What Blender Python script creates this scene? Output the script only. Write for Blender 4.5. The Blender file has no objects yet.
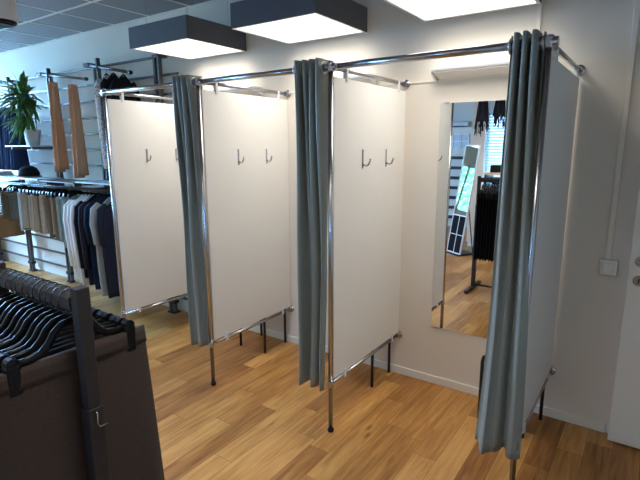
import bpy, bmesh, math, random
from mathutils import Vector, Matrix
PI = math.pi
S = bpy.context.scene
COL = S.collection
random.seed(7)

# ------------------------------------------------------------------ materials
def lin(c):
    c /= 255.0
    return c / 12.92 if c <= 0.04045 else ((c + 0.055) / 1.055) ** 2.4
def rgb(r, g, b): return (lin(r), lin(g), lin(b), 1.0)

def mat(name, color, rough=0.5, metal=0.0, spec=0.5, noise=0.0, nscale=40.0, bump=0.0, bscale=200.0, sheen=0.0, stretch=None):
    m = bpy.data.materials.new(name); m.use_nodes = True
    nt = m.node_tree; b = nt.nodes['Principled BSDF']
    b.inputs['Base Color'].default_value = color
    b.inputs['Roughness'].default_value = rough
    b.inputs['Metallic'].default_value = metal
    b.inputs['Specular IOR Level'].default_value = spec
    if sheen: b.inputs['Sheen Weight'].default_value = sheen
    tc = nt.nodes.new('ShaderNodeTexCoord'); vec = tc.outputs['Object']
    if stretch:
        mp = nt.nodes.new('ShaderNodeMapping'); mp.inputs['Scale'].default_value = stretch
        nt.links.new(vec, mp.inputs['Vector']); vec = mp.outputs['Vector']
    n = nt.nodes.new('ShaderNodeTexNoise'); n.inputs['Scale'].default_value = nscale; n.inputs['Detail'].default_value = 4
    nt.links.new(vec, n.inputs['Vector'])
    r = nt.nodes.new('ShaderNodeValToRGB')
    k = noise
    r.color_ramp.elements[0].color = tuple(max(0, c * (1 - k)) for c in color[:3]) + (1,)
    r.color_ramp.elements[1].color = tuple(min(1, c * (1 + k)) for c in color[:3]) + (1,)
    r.color_ramp.elements[0].position = 0.3; r.color_ramp.elements[1].position = 0.7
    nt.links.new(n.outputs['Fac'], r.inputs['Fac']); nt.links.new(r.outputs['Color'], b.inputs['Base Color'])
    if bump:
        n2 = nt.nodes.new('ShaderNodeTexNoise'); n2.inputs['Scale'].default_value = bscale
        nt.links.new(vec, n2.inputs['Vector'])
        bp = nt.nodes.new('ShaderNodeBump'); bp.inputs['Strength'].default_value = bump; bp.inputs['Distance'].default_value = 0.004
        nt.links.new(n2.outputs['Fac'], bp.inputs['Height']); nt.links.new(bp.outputs['Normal'], b.inputs['Normal'])
    return m

def emit(name, color, strength):
    m = bpy.data.materials.new(name); m.use_nodes = True
    nt = m.node_tree; nt.nodes.remove(nt.nodes['Principled BSDF'])
    e = nt.nodes.new('ShaderNodeEmission'); e.inputs['Color'].default_value = color; e.inputs['Strength'].default_value = strength
    nt.links.new(e.outputs[0], nt.nodes['Material Output'].inputs['Surface'])
    return m

def glass(name, tint=(0.95, 1, 0.98, 1), gl=0.08):
    m = bpy.data.materials.new(name); m.use_nodes = True
    nt = m.node_tree; nt.nodes.remove(nt.nodes['Principled BSDF'])
    t = nt.nodes.new('ShaderNodeBsdfTransparent'); t.inputs['Color'].default_value = tint
    g = nt.nodes.new('ShaderNodeBsdfGlossy'); g.inputs['Roughness'].default_value = 0.0
    mx = nt.nodes.new('ShaderNodeMixShader'); mx.inputs[0].default_value = gl
    nt.links.new(t.outputs[0], mx.inputs[1]); nt.links.new(g.outputs[0], mx.inputs[2])
    nt.links.new(mx.outputs[0], nt.nodes['Material Output'].inputs['Surface'])
    return m

def wood_floor():
    m = bpy.data.materials.new('oak_laminate'); m.use_nodes = True
    nt = m.node_tree; L = nt.links; N = nt.nodes.new; b = nt.nodes['Principled BSDF']
    tc = N('ShaderNodeTexCoord')
    mp = N('ShaderNodeMapping'); mp.inputs['Rotation'].default_value = (0, 0, PI / 2); mp.inputs['Location'].default_value = (0.35, 0.06, 0)
    L.new(tc.outputs['Object'], mp.inputs['Vector'])
    br = N('ShaderNodeTexBrick')
    br.inputs['Scale'].default_value = 1.0; br.inputs['Brick Width'].default_value = 0.92; br.inputs['Row Height'].default_value = 0.128
    br.inputs['Mortar Size'].default_value = 0.0011; br.inputs['Mortar Smooth'].default_value = 0.2; br.inputs['Bias'].default_value = 0.0
    br.offset = 0.0; br.offset_frequency = 1
    br.inputs['Color1'].default_value = (0, 0, 0, 1); br.inputs['Color2'].default_value = (1, 1, 1, 1); br.inputs['Mortar'].default_value = (0.1, 0.1, 0.1, 1)
    sp = N('ShaderNodeSeparateXYZ'); L.new(mp.outputs['Vector'], sp.inputs[0])
    dv = N('ShaderNodeMath'); dv.operation = 'DIVIDE'; dv.inputs[1].default_value = 0.128; L.new(sp.outputs['Y'], dv.inputs[0])
    fl = N('ShaderNodeMath'); fl.operation = 'FLOOR'; L.new(dv.outputs[0], fl.inputs[0])
    wn = N('ShaderNodeTexWhiteNoise'); wn.noise_dimensions = '1D'; L.new(fl.outputs[0], wn.inputs['W'])
    mx_ = N('ShaderNodeMath'); mx_.operation = 'MULTIPLY_ADD'; mx_.inputs[1].default_value = 3.7; L.new(wn.outputs['Value'], mx_.inputs[0]); L.new(sp.outputs['X'], mx_.inputs[2])
    cb = N('ShaderNodeCombineXYZ'); L.new(mx_.outputs[0], cb.inputs['X']); L.new(sp.outputs['Y'], cb.inputs['Y'])
    L.new(cb.outputs[0], br.inputs['Vector'])
    # per plank offset so that the grain breaks at the joints
    off = N('ShaderNodeVectorMath'); off.operation = 'MULTIPLY_ADD'
    off.inputs[1].default_value = (7.3, 3.1, 0); L.new(br.outputs['Color'], off.inputs[0]); L.new(cb.outputs[0], off.inputs[2])
    g = N('ShaderNodeMapping'); g.inputs['Scale'].default_value = (1.8, 26, 1); L.new(off.outputs['Vector'], g.inputs['Vector'])
    n1 = N('ShaderNodeTexNoise'); n1.inputs['Scale'].default_value = 1.6; n1.inputs['Detail'].default_value = 8; n1.inputs['Roughness'].default_value = 0.62; n1.inputs['Distortion'].default_value = 0.7
    L.new(g.outputs['Vector'], n1.inputs['Vector'])
    g2 = N('ShaderNodeMapping'); g2.inputs['Scale'].default_value = (1.0, 5.0, 1); L.new(off.outputs['Vector'], g2.inputs['Vector'])
    n2 = N('ShaderNodeTexNoise'); n2.inputs['Scale'].default_value = 2.2; n2.inputs['Detail'].default_value = 3; L.new(g2.outputs['Vector'], n2.inputs['Vector'])
    a = N('ShaderNodeMath'); a.operation = 'MULTIPLY_ADD'; a.inputs[1].default_value = 0.42
    L.new(br.outputs['Color'], a.inputs[0]); 
    s = N('ShaderNodeMath'); s.operation = 'MULTIPLY_ADD'; s.inputs[1].default_value = 0.95; s.inputs[2].default_value = -0.29
    L.new(n1.outputs['Fac'], s.inputs[0]); 
    s2 = N('ShaderNodeMath'); s2.operation = 'MULTIPLY_ADD'; s2.inputs[1].default_value = 0.55
    L.new(n2.outputs['Fac'], s2.inputs[0]); L.new(s.outputs[0], s2.inputs[2]); L.new(s2.outputs[0], a.inputs[2])
    r = N('ShaderNodeValToRGB'); cr = r.color_ramp
    cr.elements[0].position = 0.18; cr.elements[0].color = rgb(82, 48, 24)
    cr.elements[1].position = 0.95; cr.elements[1].color = rgb(198, 148, 84)
    e = cr.elements.new(0.42); e.color = rgb(134, 86, 41)
    e = cr.elements.new(0.68); e.color = rgb(170, 118, 60)
    L.new(a.outputs[0], r.inputs['Fac'])
    # knots
    vo = N('ShaderNodeTexVoronoi'); vo.inputs['Scale'].default_value = 1.7
    g3 = N('ShaderNodeMapping'); g3.inputs['Scale'].default_value = (1.0, 2.6, 1); L.new(off.outputs['Vector'], g3.inputs['Vector'])
    L.new(g3.outputs['Vector'], vo.inputs['Vector'])
    kr = N('ShaderNodeValToRGB'); kr.color_ramp.elements[0].position = 0.02; kr.color_ramp.elements[0].color = (0.35, 0.28, 0.22, 1)
    kr.color_ramp.elements[1].position = 0.09; kr.color_ramp.elements[1].color = (1, 1, 1, 1)
    L.new(vo.outputs['Distance'], kr.inputs['Fac'])
    mk = N('ShaderNodeMixRGB'); mk.blend_type = 'MULTIPLY'; mk.inputs[0].default_value = 0.8
    L.new(r.outputs['Color'], mk.inputs[1]); L.new(kr.outputs['Color'], mk.inputs[2])
    mj = N('ShaderNodeMixRGB'); mj.blend_type = 'MIX'; mj.inputs[2].default_value = rgb(88, 56, 30)
    jf = N('ShaderNodeMath'); jf.operation = 'MULTIPLY'; jf.inputs[1].default_value = 0.75
    L.new(br.outputs['Fac'], jf.inputs[0]); L.new(jf.outputs[0], mj.inputs[0]); L.new(mk.outputs[0], mj.inputs[1])
    L.new(mj.outputs[0], b.inputs['Base Color'])
    b.inputs['Roughness'].default_value = 0.36; b.inputs['Specular IOR Level'].default_value = 0.35
    bp = N('ShaderNodeBump'); bp.inputs['Strength'].default_value = 0.08; bp.inputs['Distance'].default_value = 0.002
    L.new(n1.outputs['Fac'], bp.inputs['Height']); L.new(bp.outputs['Normal'], b.inputs['Normal'])
    return m

def patterned(name, c1, c2, scale=38):
    m = bpy.data.materials.new(name); m.use_nodes = True
    nt = m.node_tree; b = nt.nodes['Principled BSDF']; b.inputs['Roughness'].default_value = 0.85
    tc = nt.nodes.new('ShaderNodeTexCoord'); v = nt.nodes.new('ShaderNodeTexVoronoi'); v.inputs['Scale'].default_value = scale
    nt.links.new(tc.outputs['Object'], v.inputs['Vector'])
    r = nt.nodes.new('ShaderNodeValToRGB'); r.color_ramp.interpolation = 'CONSTANT'
    r.color_ramp.elements[0].color = c2; r.color_ramp.elements[1].color = c1; r.color_ramp.elements[1].position = 0.33
    nt.links.new(v.outputs['Distance'], r.inputs['Fac']); nt.links.new(r.outputs['Color'], b.inputs['Base Color'])
    return m

M = {}
M['wall'] = mat('painted_wall', rgb(221, 213, 199), 0.75, noise=0.012, nscale=3, bump=0.03, bscale=350)
M['ceiling'] = mat('ceiling_tile', rgb(128, 130, 132), 0.95, noise=0.03, nscale=60, bump=0.15, bscale=250)
M['grid'] = mat('ceiling_grid_white', rgb(225, 226, 226), 0.6, noise=0.01)
M['floor'] = wood_floor()
M['trim'] = mat('white_trim', rgb(226, 221, 208), 0.5, noise=0.01)
M['board'] = mat('white_melamine', rgb(227, 225, 219), 0.42, noise=0.008, nscale=5)
M['chrome'] = mat('chrome', (0.47, 0.47, 0.49, 1), 0.24, 1.0, noise=0.02)
M['steel'] = mat('brushed_steel', (0.45, 0.45, 0.46, 1), 0.3, 1.0, noise=0.05, stretch=(1, 1, 30))
M['clip'] = mat('clear_plastic', rgb(214, 212, 206), 0.35, noise=0.02)
M['black_plastic'] = mat('black_plastic', rgb(11, 11, 13), 0.28, spec=0.3, noise=0.1)
M['black_metal'] = mat('black_metal', rgb(24, 24, 26), 0.4, noise=0.1)
M['rack_metal'] = mat('dark_grey_steel', rgb(50, 45, 44), 0.5, spec=0.3, noise=0.08, nscale=60)
M['rail_metal'] = mat('display_rail_grey', rgb(90, 84, 82), 0.4, metal=0.3, noise=0.06)
M['curtain'] = mat('teal_grey_satin', rgb(130, 136, 129), 0.42, spec=0.5, noise=0.07, nscale=300, bump=0.12, bscale=900, sheen=0.1)
M['lamp_box'] = mat('anthracite_lamp_housing', rgb(74, 76, 82), 0.55, noise=0.02)
M['lamp_rim'] = mat('aluminium_rim', rgb(190, 192, 195), 0.35, 0.6, noise=0.02)
M['lamp_glow'] = emit('lamp_diffuser_glow', (1.0, 0.94, 0.86, 1), 1.5)
M['wire'] = mat('steel_wire', rgb(120, 120, 125), 0.4, 0.8)
M['white_plastic'] = mat('white_plastic', rgb(226, 222, 210), 0.4, noise=0.01)
M['white_metal'] = mat('white_lacquer', rgb(222, 223, 224), 0.4, noise=0.01)
M['opal'] = mat('opal_cover', rgb(236, 232, 224), 0.5, noise=0.01)
M['mirror'] = mat('mirror_silver', (0.86, 0.88, 0.87, 1), 0.0, 1.0)
M['cool_mirror'] = mat('cool_mirror_silver', (0.72, 0.86, 0.86, 1), 0.0, 1.0)
M['door'] = mat('door_white_paint', rgb(224, 214, 196), 0.5, noise=0.015, nscale=4)
M['skirt'] = mat('brown_grey_wool', rgb(68, 57, 51), 0.95, spec=0.2, noise=0.18, nscale=260, bump=0.2, bscale=500, sheen=0.05)
M['dark_cloth'] = mat('black_cloth', rgb(27, 26, 29), 0.9, spec=0.12, noise=0.2, nscale=200)
M['tan_cloth'] = mat('tan_cotton', rgb(204, 148, 112), 0.85, spec=0.12, noise=0.06, nscale=200)
M['beige_cloth'] = mat('beige_cotton', rgb(186, 170, 154), 0.88, spec=0.12, noise=0.1, nscale=60)
M['sand_cloth'] = mat('sand_cotton', rgb(192, 170, 150), 0.88, spec=0.12, noise=0.1, nscale=60)
M['olive_cloth'] = mat('olive_cotton', rgb(104, 92, 74), 0.9, spec=0.12, noise=0.1, nscale=60)
M['shade_gap_cloth'] = mat('shaded_gap_cotton', rgb(124, 106, 90), 0.9, spec=0.12, noise=0.1, nscale=60)  # darker cotton that paints the shade between neighbouring shorts
M['brown_cloth'] = mat('brown_cotton', rgb(146, 112, 82), 0.9, spec=0.12, noise=0.06, nscale=60)
M['pale_blue_cloth'] = mat('pale_blue_cotton', rgb(178, 194, 206), 0.88, spec=0.12, noise=0.05, nscale=60)
M['sage_cloth'] = mat('sage_cotton', rgb(142, 152, 142), 0.9, spec=0.12, noise=0.1, nscale=60)
M['white_cloth'] = mat('white_cotton', rgb(234, 226, 222), 0.85, spec=0.12, noise=0.03, nscale=60)
M['navy_cloth'] = mat('navy_cotton', rgb(24, 38, 58), 0.9, spec=0.12, noise=0.1, nscale=60)
M['charcoal_cloth'] = mat('charcoal_knit', rgb(44, 42, 50), 0.92, spec=0.12, noise=0.12, nscale=120)
M['grey_cloth'] = mat('grey_marl', rgb(168, 164, 158), 0.9, spec=0.12, noise=0.08, nscale=120)
M['denim'] = mat('blue_denim', rgb(40, 56, 86), 0.9, spec=0.12, noise=0.16, nscale=90)
M['pink_cloth'] = mat('dusty_pink', rgb(150, 78, 92), 0.9, spec=0.12, noise=0.1)
M['pattern'] = patterned('white_spotted_print', rgb(228, 222, 216), rgb(120, 116, 118))
M['shelf'] = mat('pale_shelf', rgb(176, 194, 204), 0.3, noise=0.02)
M['dark_wood'] = mat('dark_brown_shelf', rgb(86, 66, 54), 0.5, noise=0.2, nscale=12, stretch=(1, 14, 14))
M['leaf'] = mat('green_leaf', rgb(74, 116, 46), 0.45, noise=0.45, nscale=9)
M['pot'] = mat('pale_ceramic', rgb(176, 178, 180), 0.5, noise=0.05)
M['soil'] = mat('soil', rgb(60, 46, 36), 0.95, noise=0.3)
M['cap_brown'] = mat('tan_brim', rgb(140, 104, 80), 0.85, noise=0.1)
M['sun_peach_tan'] = mat('peach_sunlight_tan_board', rgb(240, 205, 172), 0.6, noise=0.06, nscale=6, stretch=(12, 12, 1))  # peach paints warm sunlight on the wall strip; also the tan rack top
M['glass'] = glass('window_glass')
M['blind'] = mat('pale_blind_slat', rgb(205, 228, 232), 0.6, noise=0.02)
M['foliage'] = mat('tree_foliage', rgb(96, 158, 84), 0.7, noise=0.5, nscale=3)
M['bark'] = mat('tree_bark', rgb(92, 74, 58), 0.9, noise=0.3)
M['ground'] = mat('outdoor_paving', rgb(178, 176, 170), 0.9, noise=0.1)
M['red_card'] = mat('paper_white', rgb(226, 226, 222), 0.7)

# ------------------------------------------------------------------ mesh helper
class B:
    def __init__(s): s.bm = bmesh.new()
    def box(s, x0, x1, y0, y1, z0, z1):
        r = bmesh.ops.create_cube(s.bm, size=1.0)['verts']
        for v in r:
            v.co = Vector(((x0 + x1) / 2 + v.co.x * (x1 - x0), (y0 + y1) / 2 + v.co.y * (y1 - y0), (z0 + z1) / 2 + v.co.z * (z1 - z0)))
        return s
    def rings(s, rs, closed=True, cap=True):
        """loft a list of rings (lists of points)"""
        vs = [[s.bm.verts.new(p) for p in r] for r in rs]
        n = len(vs[0])
        for a, b in zip(vs, vs[1:]):
            for i in range(n if closed else n - 1):
                j = (i + 1) % n
                s.bm.faces.new((a[i], a[j], b[j], b[i]))
        if cap and closed:
            s.bm.faces.new(list(reversed(vs[0]))); s.bm.faces.new(vs[-1])
        return s
    def tube(s, pts, r, n=10, cap=True, sx=None):
        """round tube along pts; sx = optional (rw, rh) flattened section"""
        P = [Vector(p) for p in pts]; rs = []
        up = None
        for i, p in enumerate(P):
            d = (P[min(i + 1, len(P) - 1)] - P[max(i - 1, 0)]).normalized()
            if up is None:
                up = Vector((1, 0, 0)) if abs(d.x) < 0.9 else Vector((0, 0, 1))
            a = (up - d * up.dot(d)).normalized(); b = d.cross(a); up = a
            rr = r[i] if isinstance(r, (list, tuple)) else r
            ra, rb = (sx if sx else (rr, rr))
            rs.append([p + a * ra * math.cos(2 * PI * k / n) + b * rb * math.sin(2 * PI * k / n) for k in range(n)])
        return s.rings(rs, True, cap)
    def lathe(s, prof, c=(0, 0, 0), n=24, axis='z'):
        rs = []
        for r, h in prof:
            ring = []
            for k in range(n):
                a = 2 * PI * k / n; u, v = r * math.cos(a), r * math.sin(a)
                p = {'z': (u, v, h), 'y': (v, h, u), 'x': (h, u, v)}[axis]
                ring.append((c[0] + p[0], c[1] + p[1], c[2] + p[2]))
            rs.append(ring)
        return s.rings(rs, True, True)
    def torus(s, c, R, r, axis='x', n=20, m=8):
        pts = []
        rs = []
        for i in range(n):
            a = 2 * PI * i / n; ring = []
            for k in range(m):
                b = 2 * PI * k / m; q = R + r * math.cos(b); w = r * math.sin(b); u, v = q * math.cos(a), q * math.sin(a)
                p = {'x': (w, u, v), 'y': (u, w, v), 'z': (u, v, w)}[axis]
                ring.append((c[0] + p[0], c[1] + p[1], c[2] + p[2]))
            rs.append(ring)
        rs.append(rs[0])
        vs = [[s.bm.verts.new(p) for p in r_] for r_ in rs[:-1]]
        for i in range(n):
            a_, b_ = vs[i], vs[(i + 1) % n]
            for k in range(m): s.bm.faces.new((a_[k], a_[(k + 1) % m], b_[(k + 1) % m], b_[k]))
        return s
    def build(s, name, m, parent=None, loc=None, smooth=False, bevel=0.0, solid=0.0, sub=0):
        bmesh.ops.recalc_face_normals(s.bm, faces=s.bm.faces)
        me = bpy.data.meshes.new(name); s.bm.to_mesh(me); s.bm.free()
        me.materials.append(M[m] if isinstance(m, str) else m)
        if smooth:
            for p in me.polygons: p.use_smooth = True
        o = bpy.data.objects.new(name, me); COL.objects.link(o)
        if loc is not None: o.location = loc
        if parent: o.parent = parent
        if solid:
            d = o.modifiers.new('thickness', 'SOLIDIFY'); d.thickness = solid; d.offset = 0
        if bevel:
            d = o.modifiers.new('bevel', 'BEVEL'); d.width = bevel; d.segments = 2; d.limit_method = 'ANGLE'
        if sub:
            d = o.modifiers.new('sub', 'SUBSURF'); d.levels = sub; d.render_levels = sub
        return o

def tag(o, label, cat, group=None, kind=None):
    if label: o['label'] = label
    if cat: o['category'] = cat
    if group: o['group'] = group
    if kind: o['kind'] = kind
    return o
def thing(name, label, cat, loc=(0, 0, 0), group=None):
    o = bpy.data.objects.new(name, None); o.empty_display_size = 0.05; COL.objects.link(o); o.location = loc
    return tag(o, label, cat, group)
def struct(o): o['kind'] = 'structure'; return o
def dup(root, loc=None, label=None, group=None):
    c = root.copy(); COL.objects.link(c)
    if loc is not None: c.location = loc
    if label: c['label'] = label
    if group: c['group'] = group
    def rec(a, b):
        for ch in [k for k in a.children]:
            d = ch.copy(); COL.objects.link(d); d.parent = b; rec(ch, d)
    rec(root, c)
    return c
ORD = ['first', 'second', 'third', 'fourth', 'fifth', 'sixth', 'seventh', 'eighth', 'ninth', 'tenth', 'eleventh', 'twelfth', 'thirteenth', 'fourteenth', 'fifteenth', 'sixteenth']

# ------------------------------------------------------------------ room shell
XL, XR, YF, YR, ZC = -5.0, 4.3, -4.8, -6.6, 2.84
XA = 0.48
T = 0.12
struct(B().box(XL - T, XR + T, YR - T, T, -0.08, 0).build('floor', 'floor'))
struct(B().box(XL - T, XR + T, YR - T, T, ZC, ZC + 0.1).build('ceiling', 'ceiling'))
struct(B().box(XL - T, XR + T, 0, T, 0, ZC).build('wall_back', 'wall'))
struct(B().box(XR, XR + T, YF - T, 0, 0, ZC).build('wall_right', 'wall'))
struct(B().box(XL - T, XA, YR - T, YR, 0, ZC).build('wall_rear', 'wall'))
# left wall with two big window openings
WL = [(-2.4, -0.12), (-4.15, -3.4)]; WZ0, WZ1 = 1.0, 2.78; VZ = 2.25
b = B()
b.box(XL - T, XL, YR, 0, 0, WZ0).box(XL - T, XL, YR, 0, WZ1, ZC)
b.box(XL - T, XL, WL[1][0], WL[1][1], VZ, WZ1).box(XL - T, XL, WL[0][1], 0, WZ0, WZ1).box(XL - T, XL, WL[1][1], WL[0][0], WZ0, WZ1).box(XL - T, XL, YR, WL[1][0], WZ0, WZ1)
struct(b.build('wall_left', 'wall'))
# street-side wall behind the camera, with a window opening
FX0, FX1, FZ0, FZ1 = 0.66, 1.7, 0.95, 2.2
b = B()
b.box(XA, FX0, YF - T, YF, 0, ZC).box(FX1, XR, YF - T, YF, 0, ZC).box(FX0, FX1, YF - T, YF, 0, FZ0).box(FX0, FX1, YF - T, YF, FZ1, ZC)
struct(b.build('wall_front', 'wall'))
struct(B().box(XA, XA + T, YR - T, YF - T, 0, ZC).build('wall_alcove', 'wall'))

def window(name, axis, pos, a0, a1, z0, z1, div):
    b = B(); f = 0.06
    def bx(u0, u1, w0, w1, d=0.035):
        if axis == 'x': b.box(pos - d, pos + d, u0, u1, w0, w1)
        else: b.box(u0, u1, pos - d, pos + d, w0, w1)
    bx(a0, a1, z0, z0 + f); bx(a0, a1, z1 - f, z1); bx(a0, a0 + f, z0, z1); bx(a1 - f, a1, z0, z1)
    for i in range(1, div):
        c = a0 + (a1 - a0) * i / div; bx(c - f / 2, c + f / 2, z0, z1)
    fr = struct(b.build(name, 'white_metal'))
    g = B()
    if axis == 'x': g.box(pos - 0.004, pos + 0.004, a0 + 0.02, a1 - 0.02, z0 + 0.02, z1 - 0.02)
    else: g.box(a0 + 0.02, a1 - 0.02, pos - 0.004, pos + 0.004, z0 + 0.02, z1 - 0.02)
    g.build('pane', 'glass', fr)
    return fr
window('window_1', 'x', XL - 0.06, WL[0][0], WL[0][1], WZ0, WZ1, 2)
window('window_2', 'x', XL - 0.06, WL[1][0], WL[1][1], WZ0, VZ, 2)
window('window_3', 'y', YF - 0.085, FX0, FX1, FZ0, FZ1, 2)

# ceiling grid, skirting, wall trims
b = B()
for k in range(0, 13):
    y = -0.02 - 0.562 * k
    if y > YR: b.box(XL, XR if y > YF else XA, y - 0.012, y + 0.012, ZC - 0.006, ZC)
for k in range(-7, 11):
    x = -1.655 + 0.56 * k
    if XL < x < XR: b.box(x - 0.009, x + 0.009, YR if x < XA else YF, -0.002, ZC - 0.004, ZC)
struct(b.build('trim_1', 'grid'))
struct(B().box(-0.527, 2.835, -0.012, 0, 0, 0.057).build('baseboard_back', 'trim', bevel=0.003))
struct(B().box(XA, XR, YF, YF + 0.012, 0, 0.07).build('baseboard_front', 'trim', bevel=0.003))
struct(B().box(0.48, 2.53, -0.006, 0, 2.052, 2.064).build('trim_2', 'trim'))
# cable duct beside the lamp, cable duct down to the switch
struct(B().box(2.283, 2.303, -0.014, 0, 2.1, ZC - 0.005).build('trim_3', 'trim', bevel=0.002))
struct(B().box(2.737, 2.763, -0.014, 0, 1.034, ZC - 0.005).build('trim_4', 'trim', bevel=0.002))
struct(B().box(XA - 0.02, FX0, YF, YF + 0.015, 0.07, ZC).build('trim_5', 'sun_peach_tan'))  # wall strip whose sunlight is put into its peach colour

# switch
sw = thing('light_switch', 'square cream wall switch at the lower end of the cable duct, left of the door', 'switch', (2.757, 0, 0.99))
B().box(-0.043, 0.043, -0.03, 0, -0.043, 0.043).build('back_box', 'white_plastic', sw, bevel=0.005)
B().box(-0.028, 0.028, -0.038, -0.03, -0.028, 0.028).build('rocker', 'white_plastic', sw, bevel=0.004)

# door: proud leaf at the right edge
d = struct(B().box(2.852, 3.72, -0.10, 0.0, 0.012, 2.12).build('door_1', 'door', bevel=0.004))
def handle(z, lever):
    b = B().lathe([(0.001, -0.115), (0.026, -0.115), (0.028, -0.108), (0.028, -0.1)], (2.902, 0, z), 24, 'y')
    o = b.build('rosette', 'chrome', d, smooth=False)
    if lever:
        B().tube([(2.902, -0.11, z), (2.902, -0.15, z), (2.915, -0.158, z), (3.03, -0.158, z)], 0.010, 12).build('lever', 'chrome', o, smooth=True)
    else:
        B().box(2.899, 2.905, -0.118, -0.114, z - 0.012, z + 0.012).build('keyhole', 'black_metal', o)
handle(1.06, True); handle(0.958, False)
B().box(2.8495, 2.852, -0.07, -0.045, 0.96, 1.01).build('latch_plate', 'steel', d)

# ------------------------------------------------------------------ fitting room partitions
PX = [-0.527, 0.505, 1.499, 2.516]
D = 0.90; H = 2.05; HB = 0.303
def partition(label, hooks=True):
    t = thing('fitting_room_partition', label, 'partition', (0, 0, 0), 'white partitions of the fitting rooms')
    B().box(-0.006, 0.006, -D + 0.022, -0.014, 0.326, 2.006).build('board', 'board', t, bevel=0.001)
    p = B().tube([(0, -D, 0.022), (0, -D, H - 0.005)], 0.0135, 16).build('post', 'chrome', t, smooth=True)
    B().lathe([(0.016, 0.0), (0.019, 0.004), (0.019, 0.018), (0.014, 0.024)], (0, -D, 0)).build('foot_cap', 'black_plastic', p)
    j = B(); j.lathe([(0.019, H - 0.024), (0.021, H - 0.02), (0.021, H + 0.02), (0.016, H + 0.026)], (0, -D, 0), 16)
    j.lathe([(0.019, -0.036), (0.019, 0.036)], (0, -D, H), 16, 'x'); j.lathe([(0.018, -D), (0.018, -D + 0.05)], (0, 0, H), 16, 'y')
    j.build('corner_joint', 'chrome', t, smooth=False, bevel=0.002)
    for nm, z, r in (('top_rail', H, 0.0125), ('bottom_rail', HB, 0.011)):
        o = B().tube([(0, -D + 0.012, z), (0, -0.012, z)], r, 14).build(nm, 'chrome', t, smooth=True)
        B().lathe([(0.030, 0.0), (0.030, -0.006), (0.019, -0.012), (0.019, -0.034)], (0, 0, z), 20, 'y').build('wall_flange', 'chrome', o)
    o = B().lathe([(0.018, -0.018), (0.018, 0.018)], (0, -D, HB), 14, 'z').build('bottom_joint', 'chrome', t)
    for y in (-0.755, -0.125):
        B().box(-0.013, 0.013, y - 0.011, y + 0.011, 1.99, H + 0.010).build('clip', 'clip', t, bevel=0.004)
        B().box(-0.013, 0.013, y - 0.011, y + 0.011, HB - 0.014, 0.345).build('clip', 'clip', t, bevel=0.004)
    if hooks:
        for y in (-0.575, -0.278):
            h = B().box(0.006, 0.010, y - 0.008, y + 0.008, 1.525, 1.635).build('coat_hook', 'chrome', t, bevel=0.002)
            B().tube([(0.010, y, 1.548), (0.030, y, 1.540), (0.046, y, 1.548), (0.056, y, 1.570), (0.058, y, 1.582)], 0.0055, 8).build('prong', 'chrome', h, smooth=True)
    return t
p1 = partition('white fitting room partition furthest left, beside the wall of hanging clothes')
p1.location = (PX[0], 0, 0)
dup(p1, (PX[1], 0, 0), 'white fitting room partition with two hooks, between the two dark curtains')
dup(p1, (PX[2], 0, 0), 'white fitting room partition with two hooks, left of the wall mirror')
p4 = partition('white hookless fitting room partition furthest right, seen behind the pale green curtain', False)
p4.location = (PX[3], 0, 0)

RL = ['chrome curtain rod of the leftmost fitting room', 'chrome curtain rod of the middle fitting room', 'chrome curtain rod of the fitting room with the mirror']
for i in range(3):
    o = B().tube([(PX[i] + 0.046, -D, H), (PX[i + 1] - 0.046, -D, H)], 0.0165, 16).build('curtain_rod', 'chrome', smooth=True)
    tag(o, RL[i], 'curtain rod', 'curtain rods')

def curtain(x0, x1, zb, seed, label, A=0.055, nw=4.25, fl=0.0, fr=0.0):
    rnd = random.Random(seed)
    t = thing('curtain', label, 'curtain', ((x0 + x1) / 2, -D, 0), 'fitting room curtains')
    cx = (x0 + x1) / 2
    NU, NZ = 150, 40; zt = H + 0.042
    ph = [rnd.uniform(0, 6.28) for _ in range(4)]
    rs = []
    for k in range(NZ + 1):
        f = k / NZ; ring = []
        z = zt + (zb - zt) * f
        g = min(1, f * 1.6)
        for i in range(NU + 1):
            u = i / NU
            w0 = math.sin(2 * PI * nw * u)
            w1 = math.sin(2 * PI * (nw - 1.75) * u + ph[0] * 0.5) * 0.9 + 0.15 * math.sin(2 * PI * (nw + 1.3) * u + ph[1])
            y = A * ((1 - 0.75 * g) * w0 + 0.75 * g * w1)
            y += 0.006 * math.sin(9 * f + 5 * u + ph[2])
            xx = x0 - fl * f ** 1.3 + (x1 - x0 + (fl + fr) * f ** 1.3) * u
            xx -= (x1 - x0) / nw * 0.13 * math.sin(4 * PI * nw * u) * (1 - 0.6 * g)
            xx += 0.010 * math.sin(4.0 * f + ph[3]) * f
            zz = z + (0.006 * math.sin(2 * PI * 1.1 * u + ph[1]) * f)
            ring.append((xx - cx, y, zz))
        rs.append(ring)
    B().rings(rs, closed=False).build('fabric', 'curtain', t, smooth=True, solid=0.003)
    for k in range(int(2 * nw) + 1):
        u = k / (2 * nw)
        xx = x0 + (x1 - x0) * u
        B().torus((xx - cx, 0, H), 0.027, 0.0055, 'x', 24, 8).build('eyelet', 'steel', t, smooth=True)
    return t
curtain(0.298, 0.478, 0.275, 3, 'dark grey curtain drawn back between the leftmost and the middle fitting room')
curtain(1.28, 1.466, 0.262, 5, 'dark grey curtain drawn back in the centre, left of the partition beside the mirror')
curtain(2.374, 2.498, 0.235, 9, 'grey green curtain at the right, drawn back beside the wall mirror', 0.055, 3.5, 0.05, 0.042)

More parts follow.
